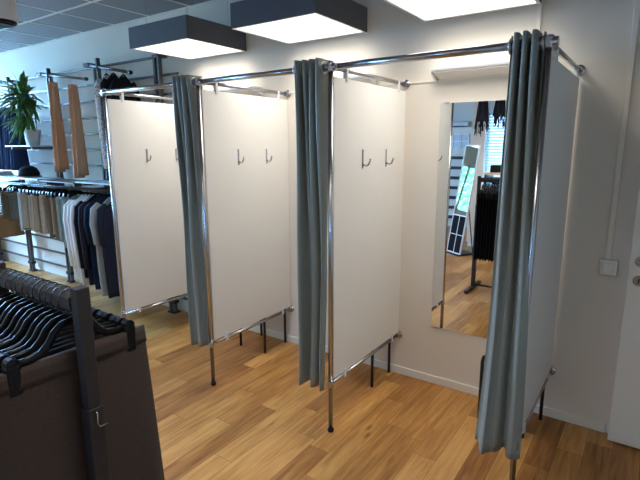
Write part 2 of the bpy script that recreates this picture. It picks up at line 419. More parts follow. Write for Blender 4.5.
# wall mirror with clips
mr = thing('wall_mirror', 'tall frameless mirror on the wall of the right fitting room', 'mirror', (1.975, 0, 0.42))
B().box(-0.23, 0.23, -0.006, 0, 0, 1.497).build('glass', 'mirror', mr)
for x, z in ((-0.19, 1.497), (0.19, 1.497), (-0.19, 0.0), (0.19, 0.0)):
    s = 1 if z > 1 else -1
    B().box(x - 0.014, x + 0.014, -0.010, 0, z - 0.006, z + 0.006).build('mirror_clip', 'steel', mr, bevel=0.001)

# slim wall lamps above the mirrors
def wall_lamp(x0, x1, label):
    t = thing('wall_lamp', label, 'lamp', (x0, 0, 2.05), 'slim lamps over the fitting room mirrors'); w = x1 - x0
    def prism(b, a0, a1, pts): b.rings([[(a0, y, z) for y, z in pts], [(a1, y, z) for y, z in pts]])
    b = B(); prism(b, 0, w, [(0, 0.028), (-0.11, 0.052), (-0.115, 0.068), (0, 0.068)]); b.build('housing', 'white_metal', t, bevel=0.003)
    b = B(); prism(b, 0.02, w - 0.02, [(-0.004, 0.012), (-0.10, 0.042), (-0.10, 0.051), (-0.004, 0.028)]); b.build('cover', 'opal', t)
    for s in (0, w - 0.008):
        b = B(); prism(b, s, s + 0.008, [(0, 0.0), (-0.108, 0.04), (-0.108, 0.055), (0, 0.03)]); b.build('end_cap', 'white_metal', t)
    return t
w3 = wall_lamp(1.708, 2.25, 'slim white lamp on the wall above the tall mirror')
dup(w3, (PX[1] + 0.21 + 0.02, 0, 2.05), 'slim white wall lamp just showing over the partition left of the wall mirror')
dup(w3, (PX[0] + 0.235, 0, 2.05), 'slim white wall lamp of the left fitting room, peeking over the middle partition')

# stools in the booths
st = thing('stool', 'black metal stool in the left fitting room, four thin legs seen under the partition', 'stool', (0.325, -0.165, 0), 'black stools in the fitting rooms')
for sx in (-1, 1):
    for sy in (-1, 1):
        x, y = sx * 0.135, sy * 0.13
        B().tube([(x, y, 0.0), (x, y, 0.38), (x * 0.97, y * 0.97, 0.405), (x * 0.85, y * 0.85, 0.42), (x * 0.5, y * 0.5, 0.423)], 0.0105, 10).build('leg', 'black_metal', st, smooth=True)
B().lathe([(0.01, 0.425), (0.145, 0.425), (0.155, 0.432), (0.155, 0.442), (0.145, 0.45), (0.01, 0.45)], (0, 0, 0), 32).build('seat', 'black_plastic', st)
dup(st, (1.31, -0.165, 0), 'black metal stool in the middle fitting room, seen under the partition left of the mirror')
dup(st, (2.338, -0.172, 0), 'black metal stool in the right fitting room, one leg showing left of the green curtain').rotation_euler = (0, 0, math.radians(-11))

# ------------------------------------------------------------------ pendant lamps
def pendant(label):
    t = thing('pendant_lamp', label, 'lamp', (0, 0, 2.395), 'square box pendant lamps')
    hx, hy, h, e = 0.333, 0.297, 0.152, 0.02
    b = B()
    b.box(-hx, hx, -hy, -hy + 0.004, 0, h).box(-hx, hx, hy - 0.004, hy, 0, h).box(-hx, -hx + 0.004, -hy, hy, 0, h).box(hx - 0.004, hx, -hy, hy, 0, h).box(-hx, hx, -hy, hy, h - 0.004, h)
    b.build('housing', 'lamp_box', t)
    b = B(); i = 0.004
    b.box(-hx + i, hx - i, -hy + i, -hy + e, 0.0, 0.006).box(-hx + i, hx - i, hy - e, hy - i, 0.0, 0.006)
    b.box(-hx + i, -hx + e, -hy + e, hy - e, 0.0, 0.006).box(hx - e, hx - i, -hy + e, hy - e, 0.0, 0.006)
    b.build('rim', 'lamp_rim', t)
    B().box(-hx + e, hx - e, -hy + e, hy - e, 0.004, 0.010).build('diffuser', 'lamp_glow', t)
    for sx in (-1, 1):
        for sy in (-1, 1):
            B().tube([(sx * 0.24, sy * 0.2, h), (sx * 0.24, sy * 0.2, ZC - 2.395)], 0.0012, 6).build('suspension_wire', 'wire', t)
    l = bpy.data.lights.new('lamp_light', 'AREA'); l.shape = 'RECTANGLE'; l.size = 2 * (hx - e) - 0.01; l.size_y = 2 * (hy - e) - 0.01
    l.energy = 4.5; l.color = (1.0, 0.945, 0.88); l.spread = math.radians(134)
    lo = bpy.data.objects.new('lamp_light', l); COL.objects.link(lo); lo.parent = t; lo.location = (0, 0, 0.003)
    return t
pl = pendant('dark square pendant lamp at the left, hanging over the left fitting room'); pl.location = (-0.195, -0.355, 2.395)
dup(pl, (0.905, -0.365, 2.395), 'dark square pendant lamp in the middle of the three, over the middle fitting room')
dup(pl, (1.985, -0.40, 2.395), 'dark square pendant lamp at the top right, cut by the upper frame edge')
for x, y, lab in ((-3.0, -4.1, 'added dark square pendant lamp, unseen fill over the shop floor, by the rear street window'), (-0.9, -4.1, 'added dark square pendant lamp, unseen fill over the shop floor, before the far display rails'),
                  (1.2, -3.9, 'added dark square pendant lamp, unseen fill over the shop floor, nearest the blind'), (2.3, -2.15, 'added dark square pendant lamp, unseen fill in front of the right fitting room, above the viewer'), (0.6, -2.75, 'added dark square pendant lamp, unseen fill above the foreground clothes rack')):
    dup(pl, (x, y, 2.395), lab, 'added fill lamps over the shop floor')  # unseen pendants added to raise the fill light in the room

# spotlight / speaker at the upper left corner
sp = thing('ceiling_spotlight', 'pale cylindrical ceiling spotlight with dark rim, cut by the upper left corner', 'lamp', (-0.66, -1.5, 2.43))
B().lathe([(0.10, 0.02), (0.105, 0.03), (0.105, 0.30), (0.03, 0.31)], (0, 0, 0), 32).build('housing', 'white_metal', sp, smooth=False)
B().lathe([(0.02, 0.004), (0.088, 0.002), (0.097, 0.01), (0.097, 0.02)], (0, 0, 0), 32).build('rim', 'black_plastic', sp)
B().lathe([(0.01, 0.0), (0.07, -0.006), (0.082, 0.003)], (0, 0, 0), 32).build('lens', 'black_plastic', sp)
B().tube([(0, 0, 0.305), (0, 0, ZC - 2.43)], 0.012, 12).build('stem', 'white_metal', sp)

# ------------------------------------------------------------------ garment makers (local origin = hanging point)
def drape_rings(w0, w1, length, t0, t1, nf, seed, top=0.0, n=40, m=16, amp=0.012, droop=0.0):
    rnd = random.Random(seed); ph = [rnd.uniform(0, 6.28) for _ in range(3)]
    rs = []
    for k in range(m + 1):
        f = k / m; hw = (w0 + (w1 - w0) * f) / 2; ht = (t0 + (t1 - t0) * f) / 2
        ring = []
        for i in range(n):
            a = 2 * PI * i / n
            cy, sx = math.cos(a), math.sin(a)
            y = hw * math.copysign(abs(cy) ** 0.8, cy); x = ht * math.copysign(abs(sx) ** 0.8, sx)
            g = f ** 0.7
            x += amp * g * (math.sin(nf * PI * y / max(hw, 0.01) + ph[0]) + 0.5 * math.sin(1.7 * nf * PI * y / max(hw, 0.01) + ph[1] + 2 * f))
            z = top - length * f - droop * abs(cy) * (1 - f)
            ring.append((x, y, z))
        rs.append(ring)
    return rs

def hanger(label, group, w=0.40, fancy=True):
    """hanging point = centre of the rail it hangs on; body lies in the local YZ plane"""
    t = thing('clip_hanger', label, 'hanger', (0, 0, 0), group)
    r = 0.031 if fancy else 0.016
    pts = [(0, r * math.sin(a), r * math.cos(a)) for a in [(-2.2 + 0.3 * i) for i in range(15)] if a < 2.1]
    pts = pts + [(0, 0.5 * r, -r * 1.15), (0, 0.0, -r * 1.5), (0, 0, -r * 1.5 - 0.03)]
    B().tube(pts, 0.0018, 6).build('hook', 'black_metal', t, smooth=True)
    zb = -r * 1.5 - (0.004 if fancy else 0.012)
    q = 0.70 if fancy else 0.36
    h = w / 2
    prof = [(-h, -0.105), (-h * 0.7, -0.102), (-h * 0.52, -0.094), (-h * 0.40, -0.07), (-h * 0.30, -0.035), (-h * 0.18, -0.012), (0, -0.004), (h * 0.18, -0.012), (h * 0.30, -0.035), (h * 0.40, -0.07), (h * 0.52, -0.094), (h * 0.7, -0.102), (h, -0.105)]
    B().tube([(0, y, zb + z * q) for y, z in prof], 0.008, 10, sx=(0.0055, 0.011)).build('body', 'black_plastic', t, smooth=True)
    for s in (-1, 1):
        y = s * h * 0.93
        c = B().box(-0.0145, 0.0145, y - 0.018, y + 0.018, zb - 0.105 * q - (0.072 if fancy else 0.04), zb - 0.105 * q + 0.006).build('clip', 'black_plastic', t, bevel=0.006)
        B().lathe([(0.005, -0.013), (0.016, -0.011), (0.016, 0.011), (0.005, 0.013)], (0, y, zb - 0.105 * q + 0.008), 12, 'x').build('spring', 'black_plastic', c)
    t['zbar'] = zb - (0.082 if fancy else 0.048)
    return t

# ------------------------------------------------------------------ foreground rack
rx1, ry, rz = 1.763, -2.434, 1.272
rk = thing('garment_rack', 'dark grey steel garment rack with square post in the lower left foreground', 'clothes rack', (rx1, ry, 0))
for px in (0.0, -0.46):
    p = B().box(px - 0.017, px + 0.017, -0.017, 0.017, 0.993, 1.315).build('post', 'rack_metal', rk, bevel=0.003)
    B().box(px - 0.0205, px + 0.0205, -0.0205, 0.0205, 0.04, 0.993).build('sleeve', 'rack_metal', p, bevel=0.003)
    B().box(px - 0.022, px + 0.022, -0.26, 0.26, 0.012, 0.04).build('foot', 'rack_metal', rk, bevel=0.004)
    for y in (-0.23, 0.23): B().lathe([(0.02, 0.0), (0.02, 0.012)], (px, y, 0), 14).build('foot_pad', 'black_plastic', rk)
    if px == 0:
        for z in (1.229, 1.098): B().lathe([(0.0048, 0.0165), (0.0048, 0.0176)], (0, 0, z), 12, 'x').build('hole', 'black_metal', p)
        B().tube([(0.021, -0.002, 0.985), (0.027, -0.002, 0.978), (0.027, -0.004, 0.955), (0.029, 0.0, 0.943), (0.032, 0.022, 0.943)], 0.0022, 8).build('locking_pin', 'chrome', p, smooth=True)
o = [(y, z) for y, z in ((-0.021, -0.014), (-0.011, -0.025), (0.011, -0.025), (0.021, -0.014), (0.021, 0.014), (0.011, 0.025), (-0.011, 0.025), (-0.021, 0.014))]
B().rings([[(-0.442, y, rz + z) for y, z in o], [(-0.018, y, rz + z) for y, z in o]]).build('rail', 'rack_metal', rk)
B().box(-0.44, -0.02, -0.011, 0.011, 0.045, 0.065).build('stretcher', 'rack_metal', rk)

def skirt(label, name, m, group, w0=0.41, w1=0.50, length=0.74, t0=0.02, t1=0.04, seed=1, amp=0.012):
    t = thing(name, label, 'skirt', (0, 0, 0), group)
    B().rings(drape_rings(w0, w1, length, t0, t1, 2.6, seed, amp=amp, n=48, m=20)).build('body', m, t, smooth=True)
    B().rings(drape_rings(w0 + 0.004, w0 + 0.012, 0.05, t0 + 0.004, t0 + 0.006, 0, seed, top=0.003, n=48, m=3, amp=0)).build('waistband', m, t, smooth=True)
    return t
hg0 = hanger('black clip hanger on the foreground rack, first from the end post', 'black hangers on the foreground rack', 0.33)
zb = hg0['zbar']; del hg0['zbar']
sk0 = skirt('dark brown grey skirt, frontmost on the foreground rack, beside the post', 'hanging_skirt', 'skirt', 'skirts on the foreground rack', seed=4, amp=0.006)
skd = skirt('black skirt, second from the post', 'hanging_skirt', 'dark_cloth', 'skirts on the foreground rack', w0=0.39, w1=0.44, t0=0.014, t1=0.022, seed=6, amp=0.004)
NH = 12
for i in range(NH):
    x = rx1 - 0.052 - 0.0325 * i - (0.004 if i % 3 == 1 else 0)
    h = hg0 if i == 0 else dup(hg0, label='black clip hanger on the foreground rack, %s from the end post' % ORD[i])
    h.location = (x, ry, rz); h.rotation_euler = (0, 0, math.radians(0 if i == 0 else random.uniform(-4, 4)))
    k = sk0 if i == 0 else (skd if i == 1 else dup(skd, label='black skirt on the foreground rack, %s from the end post' % ORD[i]))
    if i == 1: k['label'] = 'black skirt on the foreground rack, second from the end post'
    k.location = (x + (0.004 if i == 0 else 0), ry - 0.002, rz + zb - 0.002)

# ------------------------------------------------------------------ clothes wall at the left
UX = [-3.9, -2.915, -1.94, -0.955, -4.88]
df = thing('wall_display', 'dark metal uprights and crossbars fixed along the left of the back wall', 'display frame', (-2.9, 0, 0))
for ux in UX:
    x = ux + 2.9
    u = B().box(x - 0.042, x - 0.018, -0.10, -0.06, 0.012, 2.47).box(x + 0.018, x + 0.042, -0.10, -0.06, 0.012, 2.47)
    u.box(x - 0.045, x + 0.045, -0.105, 0, 2.455, 2.48).box(x - 0.03, x + 0.03, -0.06, 0, 1.25, 1.27)
    u = u.build('upright', 'rail_metal', df, bevel=0.002)
    B().box(x - 0.05, x + 0.05, -0.115, -0.04, 0, 0.014).build('foot', 'black_metal', u)
    B().box(x - 0.055, x + 0.055, -0.11, -0.05, 0.10, 0.135).build('bracket', 'black_metal', u, bevel=0.003)
for z in (0.16, 0.33, 0.50, 0.67, 0.84, 1.01, 1.16, 1.45, 1.62, 1.788, 1.957, 2.13, 2.30, 2.468):
    B().box(-2.3, 2.18, -0.05, -0.036, z - 0.011, z + 0.011).build('crossbar', 'rail_metal', df)
for x in (-2.3, 2.16):
    B().box(x, x + 0.03, -0.05, 0, 2.44, 2.49).build('end_bracket', 'black_metal', df)

def arm(p0, p1, ux, label):
    t = thing('garment_bar', label, 'garment bar', p0, 'sloping display arms on the left wall')
    v = Vector(p1) - Vector(p0)
    B().tube([(0, 0, 0), v], 0.014, 12).build('rod', 'rail_metal', t, smooth=True)
    B().box(ux - p0[0] - 0.045, ux - p0[0] + 0.045, -0.02, 0.10, -0.018, 0.018).build('bracket', 'black_metal', t, bevel=0.003)
    B().tube([v * 0.98, v * 1.02], 0.019, 12).build('end_stop', 'black_metal', t)
    B().box(0.16, 0.185, -0.02, 0.02, -0.05, 0.05).build('peg', 'black_metal', t, bevel=0.002)
    return t
arm((-2.90, -0.18, 2.455), (-1.99, -0.18, 2.335), -2.915, 'dark sloping display arm carrying the two tan trousers')
arm((-1.925, -0.18, 2.465), (-1.23, -0.18, 2.335), -1.94, 'dark sloping display arm above the left partition')
arm((-3.88, -0.18, 2.44), (-3.3, -0.18, 2.36), -3.9, 'dark sloping display arm above the potted plant')

def trousers(label, m, group, w=0.13, length=0.98, seed=2, t0=0.05, name='hanging_trousers', cat='trousers', hook=0.07):
    t = thing(name, label, cat, (0, 0, 0), group)
    b = B()
    b.rings([[(x + 0.018, y + 0.012, z) for x, y, z in r] for r in drape_rings(w * 0.5, w * 1.0, length * 0.97, t0 * 0.8, t0, 1.2, seed, top=-hook, n=28, amp=0.006)])
    b.rings([[(x - 0.018, y - 0.008, z) for x, y, z in r] for r in drape_rings(w * 0.46, w * 0.9, length, t0 * 0.8, t0, 1.2, seed + 1, top=-hook, n=28, amp=0.006)])
    b.build('legs', m, t, smooth=True)
    B().rings(drape_rings(w * 0.48, w * 0.53, 0.05, t0 * 1.5, t0 * 1.6, 0, seed, top=-hook + 0.004, n=28, m=3, amp=0)).build('waistband', m, t, smooth=True)
    B().tube([(0, 0, 0.018), (0.014, 0, 0.012), (0.018, 0, 0), (0.006, 0, -0.018), (0, 0, -0.03), (0, 0, -hook)], 0.0022, 6).build('hook', 'steel', t)
    return t
a = trousers('long tan trousers hanging on the sloping arm next to the potted plant', 'tan_cloth', 'tan trousers on the display arm')
a.location = (-2.66, -0.18, 2.418)
c = dup(a, (-2.26, -0.18, 2.365), 'long tan trousers hanging nearer the white partition')
# jeans at the far left
jn = trousers('dark blue jeans', 'denim', 'blue jeans at the left edge', w=0.20, length=0.74, t0=0.045, seed=11, name='hanging_jeans', cat='jeans')
tag(B().tube([(-4.3, -0.27, 2.19), (-3.32, -0.27, 2.19)], 0.013, 12).build('clothes_rail', 'rail_metal', smooth=True), 'short dark rail holding the blue jeans behind the plant', 'clothes rail')
for i in range(5):
    k = jn if i == 0 else dup(jn)
    k.location = (-3.46 - 0.125 * i, -0.27, 2.184); k.rotation_euler = (0, 0, math.radians([6, -5, 9, 2, -8][i]))
    k['label'] = 'dark blue jeans hanging behind the potted plant, %s from the right' % ORD[i]

# shelves
def shelf(x0, x1, z, m, label, y0=-0.40, y1=-0.11):
    t = thing('wall_shelf', label, 'shelf', (x0, 0, z), 'shelves on the left wall')
    B().box(0, x1 - x0, y0, y1, -0.013, 0).build('board', m, t, bevel=0.002)
    for x in (0.06, x1 - x0 - 0.075):
        B().box(x, x + 0.012, y0 + 0.04, -0.05, -0.045, -0.013).build('bracket', 'rail_metal', t)
shelf(-4.6, -2.80, 1.295, 'shelf', 'long pale shelf at the left edge, below the blue jeans and the black cap')
shelf(-2.74, -2.03, 1.285, 'dark_wood', 'dark brown shelf in the gap under the tan trousers')
shelf(-1.99, -1.05, 1.30, 'shelf', 'pale shelf above the white and dark tops, beside the left partition')
shelf(-3.48, -2.86, 1.668, 'shelf', 'small pale shelf carrying the potted plant', -0.40, -0.11)

# plant
pt = thing('potted_plant', 'bushy green plant with spiky leaves in a pale pot at the left edge', 'plant', (-2.965, -0.31, 1.668))
B().lathe([(0.055, 0.0), (0.062, 0.005), (0.088, 0.17), (0.092, 0.175), (0.082, 0.175), (0.078, 0.15), (0.01, 0.15)], (0, 0, 0), 28).build('pot', 'pot', pt)
B().lathe([(0.01, 0.152), (0.077, 0.152)], (0, 0, 0), 20).build('soil', 'soil', pt)
b = B(); rnd = random.Random(4)
for k, (bx, by, hh) in enumerate(((0, 0, 0.40), (0.02, 0.03, 0.28), (-0.03, -0.01, 0.20))):
    b.tube([(bx, by, 0.15), (bx * 1.5, by * 1.5, 0.15 + hh)], 0.008, 6)
b.build('stem', 'leaf', pt)
b = B()
for k in range(150):
    crown = [(-0.05, -0.03, 0.52), (-0.02, 0.02, 0.38), (-0.05, -0.03, 0.28)][0 if k < 75 else (1 if k < 105 else 2)]
    az = rnd.uniform(0, 2 * PI); el = rnd.uniform(-0.25, 1.5); L = rnd.uniform(0.25, 0.39) * (1 if k < 75 else 0.75); w = rnd.uniform(0.020, 0.032)
    if math.sin(az) > 0.25 and el < 1.2: az = -az
    z0 = crown[2] + rnd.uniform(-0.06, 0.03)
    rs = []
    for j in range(8):
        f = j / 7
        r = L * f * math.cos(el); zz = z0 + L * f * math.sin(el) - 0.16 * f * f * (1.1 - 0.6 * math.sin(el))
        ww = w * math.sin(PI * min(0.985, 0.10 + 0.90 * f)) + 0.0008
        cx, cy = crown[0] + r * math.cos(az), crown[1] + r * math.sin(az)
        nx, ny = -math.sin(az), math.cos(az)
        rs.append([(cx - nx * ww, cy - ny * ww, zz + ww * 0.4), (cx, cy, zz), (cx + nx * ww, cy + ny * ww, zz + ww * 0.4)])
    b.rings(rs, closed=False)
b.build('foliage', 'leaf', pt, smooth=True, solid=0.0015)

# cap on the shelf
cp = thing('cap', 'black cap with a tan brim lying on the pale shelf at the left', 'cap', (-3.36, -0.27, 1.295))
B().lathe([(0.10, 0.012), (0.115, 0.02), (0.112, 0.06), (0.09, 0.105), (0.05, 0.13), (0.012, 0.137)], (0.06, 0.02, 0), 24).build('crown', 'dark_cloth', cp, smooth=True)
B().rings([[(0.06 + 0.16 * math.cos(a) , 0.02 + 0.13 * math.sin(a), z) for a in [2 * PI * i / 28 for i in range(28)]] for z in (0, 0.014)]).build('brim', 'cap_brown', cp)
fs = thing('folded_shirt', 'folded white shirt on the pale shelf at the left frame edge', 'shirt', (-4.0, -0.27, 1.295))
B().box(-0.12, 0.12, -0.10, 0.10, 0.0, 0.03).build('body', 'white_cloth', fs, bevel=0.01)
B().box(-0.11, 0.11, -0.09, 0.09, 0.03, 0.055).build('top_fold', 'white_cloth', fs, bevel=0.01)

# long clothes rail under the shelves
cr = thing('clothes_rail', 'long dark clothes rail under the shelves on the left wall', 'clothes rail', (-2.8, -0.28, 1.215))
B().tube([(-1.75, 0, 0), (1.75, 0, 0)], 0.013, 12).build('rod', 'rail_metal', cr, smooth=True)
for x in (-1.1, -0.115, 0.86): B().box(x - 0.008, x + 0.008, -0.01, 0.19, -0.02, 0.01).build('bracket', 'rail_metal', cr)

hs = hanger('small hanger', 'black hangers on the wall rail', 0.25, False)
zs = hs['zbar']; del hs['zbar']
SHORT = {}
def shorts(m, w, length, seed):
    t = thing('hanging_shorts', 'shorts', 'shorts', (0, 0, 0))
    B().rings(drape_rings(w, w * 1.05, length, 0.022, 0.030, 2.2, seed, n=40, m=10, amp=0.011)).build('body', m, t, smooth=True)
    B().rings(drape_rings(w + 0.003, w + 0.006, 0.04, 0.038, 0.04, 0, seed, top=0.003, n=30, m=2, amp=0)).build('waistband', m, t, smooth=True)
    return t
# (first x, step, count, material, width, length, words)
SETS = [(-3.40, -0.085, 5, 'olive_cloth', 0.30, 0.36, 'dark olive shorts at the left end of the wall rail', 'olive shorts on the wall rail'),
        (-3.245, -0.06, 1, 'pale_blue_cloth', 0.32, 0.50, 'pale blue shorts on the wall rail, left of the beige ones', None),
        (-2.915, -0.055, 6, 'beige_cloth', 0.28, 0.45, 'grey beige shorts in the left cluster on the wall rail', 'grey beige shorts on the wall rail'),
        (-2.44, -0.06, 8, 'sand_cloth', 0.28, 0.48, 'sand brown shorts in the right cluster on the wall rail', 'sand brown shorts on the wall rail'),
        (-2.16, -0.07, 3, 'sage_cloth', 0.30, 0.52, 'sage green trousers on the wall rail, left of the white tops', 'sage garments on the wall rail')]
first = True; hn = 0
for x0, stp, n, m, w, ln, words, grp in SETS:
    base = shorts(m, w, ln, len(words))
    if grp: base['group'] = grp
    alt = shorts('shade_gap_cloth', w - 0.02, ln * 0.97, len(words) + 1) if n > 5 else base  # every other pair darkened to stand for the shaded gaps
    if grp: alt['group'] = grp
    for i in range(n):
        x = x0 + stp * i
        k = base if i == 0 else (alt if i == 1 and n > 5 else dup(alt if i % 2 else base))
        dy = random.uniform(-0.035, 0.03)
        k.location = (x, -0.28 + dy, 1.215 + zs - 0.008); k.rotation_euler = (0, 0, math.radians(random.uniform(-13, 13))); k.scale = (1, random.uniform(0.88, 1.08), random.uniform(0.9, 1.05))
        k['label'] = words + (', %s from the right' % ORD[i] if n > 1 else '')
        h = hs if first else dup(hs); first = False
        h.location = (x, -0.28 + dy * 0, 1.215); h.rotation_euler = (0, 0, k.rotation_euler[2])
        short = words.replace(' at the left end of the wall rail', '').replace(' in the left cluster on the wall rail', '').replace(' in the right cluster on the wall rail', '').replace(' on the wall rail, left of the beige ones', '').replace(' on the wall rail, left of the white tops', '')
        h['label'] = 'small black hanger holding the %s%s' % (short, ', %s from the right of these' % ORD[i] if n > 1 else '')
b = shorts('brown_cloth', 0.34, 0.30, 77)
tag(b, 'plain brown shorts hung lower, under the dark olive ones at the left edge', 'shorts')
b.location = (-3.93, -0.29, 0.80)
hl = dup(hs, label='small black hanger holding the lower brown shorts')
hl.location = (-3.93, -0.29, 0.80 - zs + 0.008); hl.rotation_euler = (0, 0, 0)
tag(B().tube([(-4.5, -0.29, 0.80 - zs + 0.008), (-3.8, -0.29, 0.80 - zs + 0.008)], 0.012, 10).build('clothes_rail', 'rail_metal', smooth=True), 'short lower rail behind the olive shorts at the left edge', 'clothes rail')

# tops: white, black, navy, grey, dark
def top_garment(m, length, seed, sleeve=0.55, cat='shirt'):
    t = thing('hanging_shirt', 'shirt', cat, (0, 0, 0), 'shirts on the wall rail')
    rnd = random.Random(seed); rs = []; n = 32
    for k in range(17):
        f = k / 16
        z = -0.055 - (length - 0.02) * f
        if f < 0.13: hw = 0.06 + 0.16 * (f / 0.13); ht = 0.022 + 0.02 * f / 0.13; 
        else: hw = 0.22 + 0.02 * math.sin(3 * f); ht = 0.042 + 0.012 * f
        ring = []
        for i in range(n):
            a = 2 * PI * i / n; cy, sx = math.cos(a), math.sin(a)
            y = hw * math.copysign(abs(cy) ** 0.75, cy); x = ht / 2 * math.copysign(abs(sx) ** 0.8, sx)
            x += 0.007 * f * math.sin(9 * y / 0.22 + seed)
            ring.append((x, y, z))
        rs.append(ring)
    B().rings(rs).build('body', m, t, smooth=True)
    for s in (-1, 1):
        B().tube([(0, s * 0.17, -0.115), (0.004, s * 0.225, -0.16), (0.010, s * 0.25, -0.30), (0.014, s * 0.245, -0.16 - sleeve * 0.6), (0.012, s * 0.235, -0.16 - sleeve)], [0.03, 0.036, 0.034, 0.031, 0.026], 12).build('sleeve', m, t, smooth=True)
    B().tube([(0, 0.012, 0.013), (0, 0.018, 0.004), (0, 0.012, -0.012), (0, 0, -0.022), (0, 0, -0.06)], 0.0026, 6).build('hanger_hook', 'black_metal', t)
    B().tube([(0, -0.06, -0.075), (0, -0.035, -0.048), (0, 0, -0.038), (0, 0.035, -0.048), (0, 0.06, -0.075)], 0.01, 8).build('hanger_neck', 'black_plastic', t, smooth=True)
    return t
TOPS = [(-1.995, 'white_cloth', 0.93, 'long white top on the wall rail, leftmost of the white ones'),
        (-1.925, 'white_cloth', 0.93, 'long white top on the wall rail, middle of the white ones'),
        (-1.86, 'white_cloth', 0.95, 'long white top on the wall rail, next to the black tops'),
        (-1.785, 'dark_cloth', 0.86, 'black top on the wall rail next to the white tops'),
        (-1.715, 'charcoal_cloth', 0.92, 'charcoal top on the wall rail, between black and navy tops'),
        (-1.61, 'navy_cloth', 0.95, 'navy blue top on the wall rail'),
        (-1.51, 'grey_cloth', 1.0, 'light grey top on the wall rail'),
        (-1.41, 'charcoal_cloth', 1.0, 'dark charcoal top on the wall rail, nearest the white partition')]
tb = {}
for i, (x, m, ln, lab) in enumerate(TOPS):
    key = (m, ln)
    if key in tb: k = dup(tb[key])
    else: k = tb[key] = top_garment(m, ln, i + 3, sleeve=0.62 if i < 5 else 0.34)
    k.location = (x, -0.28, 1.215); k['label'] = lab; k.rotation_euler = (0, 0, math.radians(random.uniform(-3, 3)))

# garments on the second sloping arm
ps = top_garment('pattern', 0.92, 21, 0.5); tag(ps, 'white spotted long top hanging beside the edge of the left partition', 'top', 'garments on the short arm'); ps.scale = (1, 0.55, 1); ps.location = (-1.62, -0.18, 2.392)
ps.rotation_euler = (0, 0, math.radians(10))
for i, (x, m, lab) in enumerate(((-1.50, 'charcoal_cloth', 'dark top on the sloping arm above the left partition, left one'), (-1.34, 'dark_cloth', 'dark top on the sloping arm above the left partition, right one'))):
    k = top_garment(m, 0.8, 31 + i, 0.4); tag(k, lab, 'top', 'garments on the short arm'); k.location = (x, -0.18, 2.385 - 0.025 * i); k.scale = (1, 0.55, 1)

# ------------------------------------------------------------------ what the mirror shows: the shop behind the camera
lm = thing('standing_mirror', 'tall mirror leaning back on a black stand, reflected in the wall mirror', 'mirror', (0.505, -4.04, 0))
lm.rotation_euler = (0, 0, math.atan2(0.124, 0.186) )
til = math.radians(-9)
def lean(b):
    bmesh.ops.rotate(b.bm, verts=b.bm.verts, cent=(0, 0, 0.03), matrix=Matrix.Rotation(-til * -1 * -1, 3, 'X'))
    return b
W2 = 0.15
for nm, args, m in (('glass', (-W2, W2, -0.004, 0.004, 0.62, 1.66), 'cool_mirror'), ('lower_panel', (-W2, W2, -0.004, 0.004, 0.03, 0.60), 'dark_cloth')):
    lean(B().box(*args)).build(nm, m, lm)
b = B(); 
for x in (-W2 - 0.012, W2): b.box(x, x + 0.012, -0.012, 0.012, 0.03, 1.67)
for z in (0.03, 0.60, 1.66): b.box(-W2, W2, -0.012, 0.012, z, z + 0.016)
b.box(-0.005, 0.005, 0.004, 0.008, 0.03, 0.60).box(-W2, W2, 0.004, 0.008, 0.31, 0.32)
lean(b).build('frame', 'white_metal', lm)
B().box(-0.14, 0.14, -0.30, 0.02, 0.0, 0.025).build('base', 'black_metal', lm, bevel=0.003)
B().tube([(0.1, -0.28, 0.02), (0.1, -0.14, 0.85)], 0.008, 8).build('prop', 'black_metal', lm)

# venetian blind
bl = thing('venetian_blind', 'pale venetian blind in the window behind the shop floor, seen in the wall mirror', 'blind', (1.18, YF - 0.025, 0))
b = B()
for k in range(26):
    z = 1.0 + 0.045 * k
    b.rings([[(-0.5, -0.011, z + 0.017), (-0.5, 0.011, z - 0.017), (-0.5, 0.012, z - 0.015), (-0.5, -0.010, z + 0.019)], [(0.5, -0.011, z + 0.017), (0.5, 0.011, z - 0.017), (0.5, 0.012, z - 0.015), (0.5, -0.010, z + 0.019)]])
b.build('slats', 'blind', bl)
B().box(-0.51, 0.51, -0.02, 0.02, 2.15, 2.19).build('head_rail', 'white_metal', bl)

# high rail and low rack in front of that window
hr = thing('clothes_rail', 'high rail near the blind carrying dark fringed tops, seen in the wall mirror', 'clothes rail', (1.2, -4.45, 2.42))
B().tube([(-0.6, 0, 0), (2.0, 0, 0)], 0.013, 10).build('rod', 'rail_metal', hr)
for x in (-0.5, 0.7, 1.9): B().box(x - 0.006, x + 0.006, -0.35, 0, -0.01, 0.01).build('bracket', 'rail_metal', hr)
def fringed(m, seed, lab, ln=0.46):
    t = thing('fringed_shirt', lab, 'shirt', (0, 0, 0), 'fringed tops on the high rail')
    B().rings(drape_rings(0.12, 0.20, ln * 0.6, 0.05, 0.08, 2, seed, top=-0.05, n=24, m=8, amp=0.02)).build('body', m, t, smooth=True)
    rnd = random.Random(seed); b = B()
    for k in range(26):
        y = rnd.uniform(-0.085, 0.085); x = rnd.uniform(-0.03, 0.03)
        b.tube([(x, y, -0.03 - ln * 0.5), (x + rnd.uniform(-.02, .02), y + rnd.uniform(-.03, .03), -ln * rnd.uniform(0.8, 1.05))], 0.006, 5)
    b.build('fringe', m, t)
    B().tube([(-0.012, 0, 0.006), (0, 0, 0.014), (0.014, 0, 0.006), (0.012, 0, -0.012), (0, 0, -0.03), (0, 0, -0.06)], 0.0025, 6).build('hook', 'steel', t)
    return t
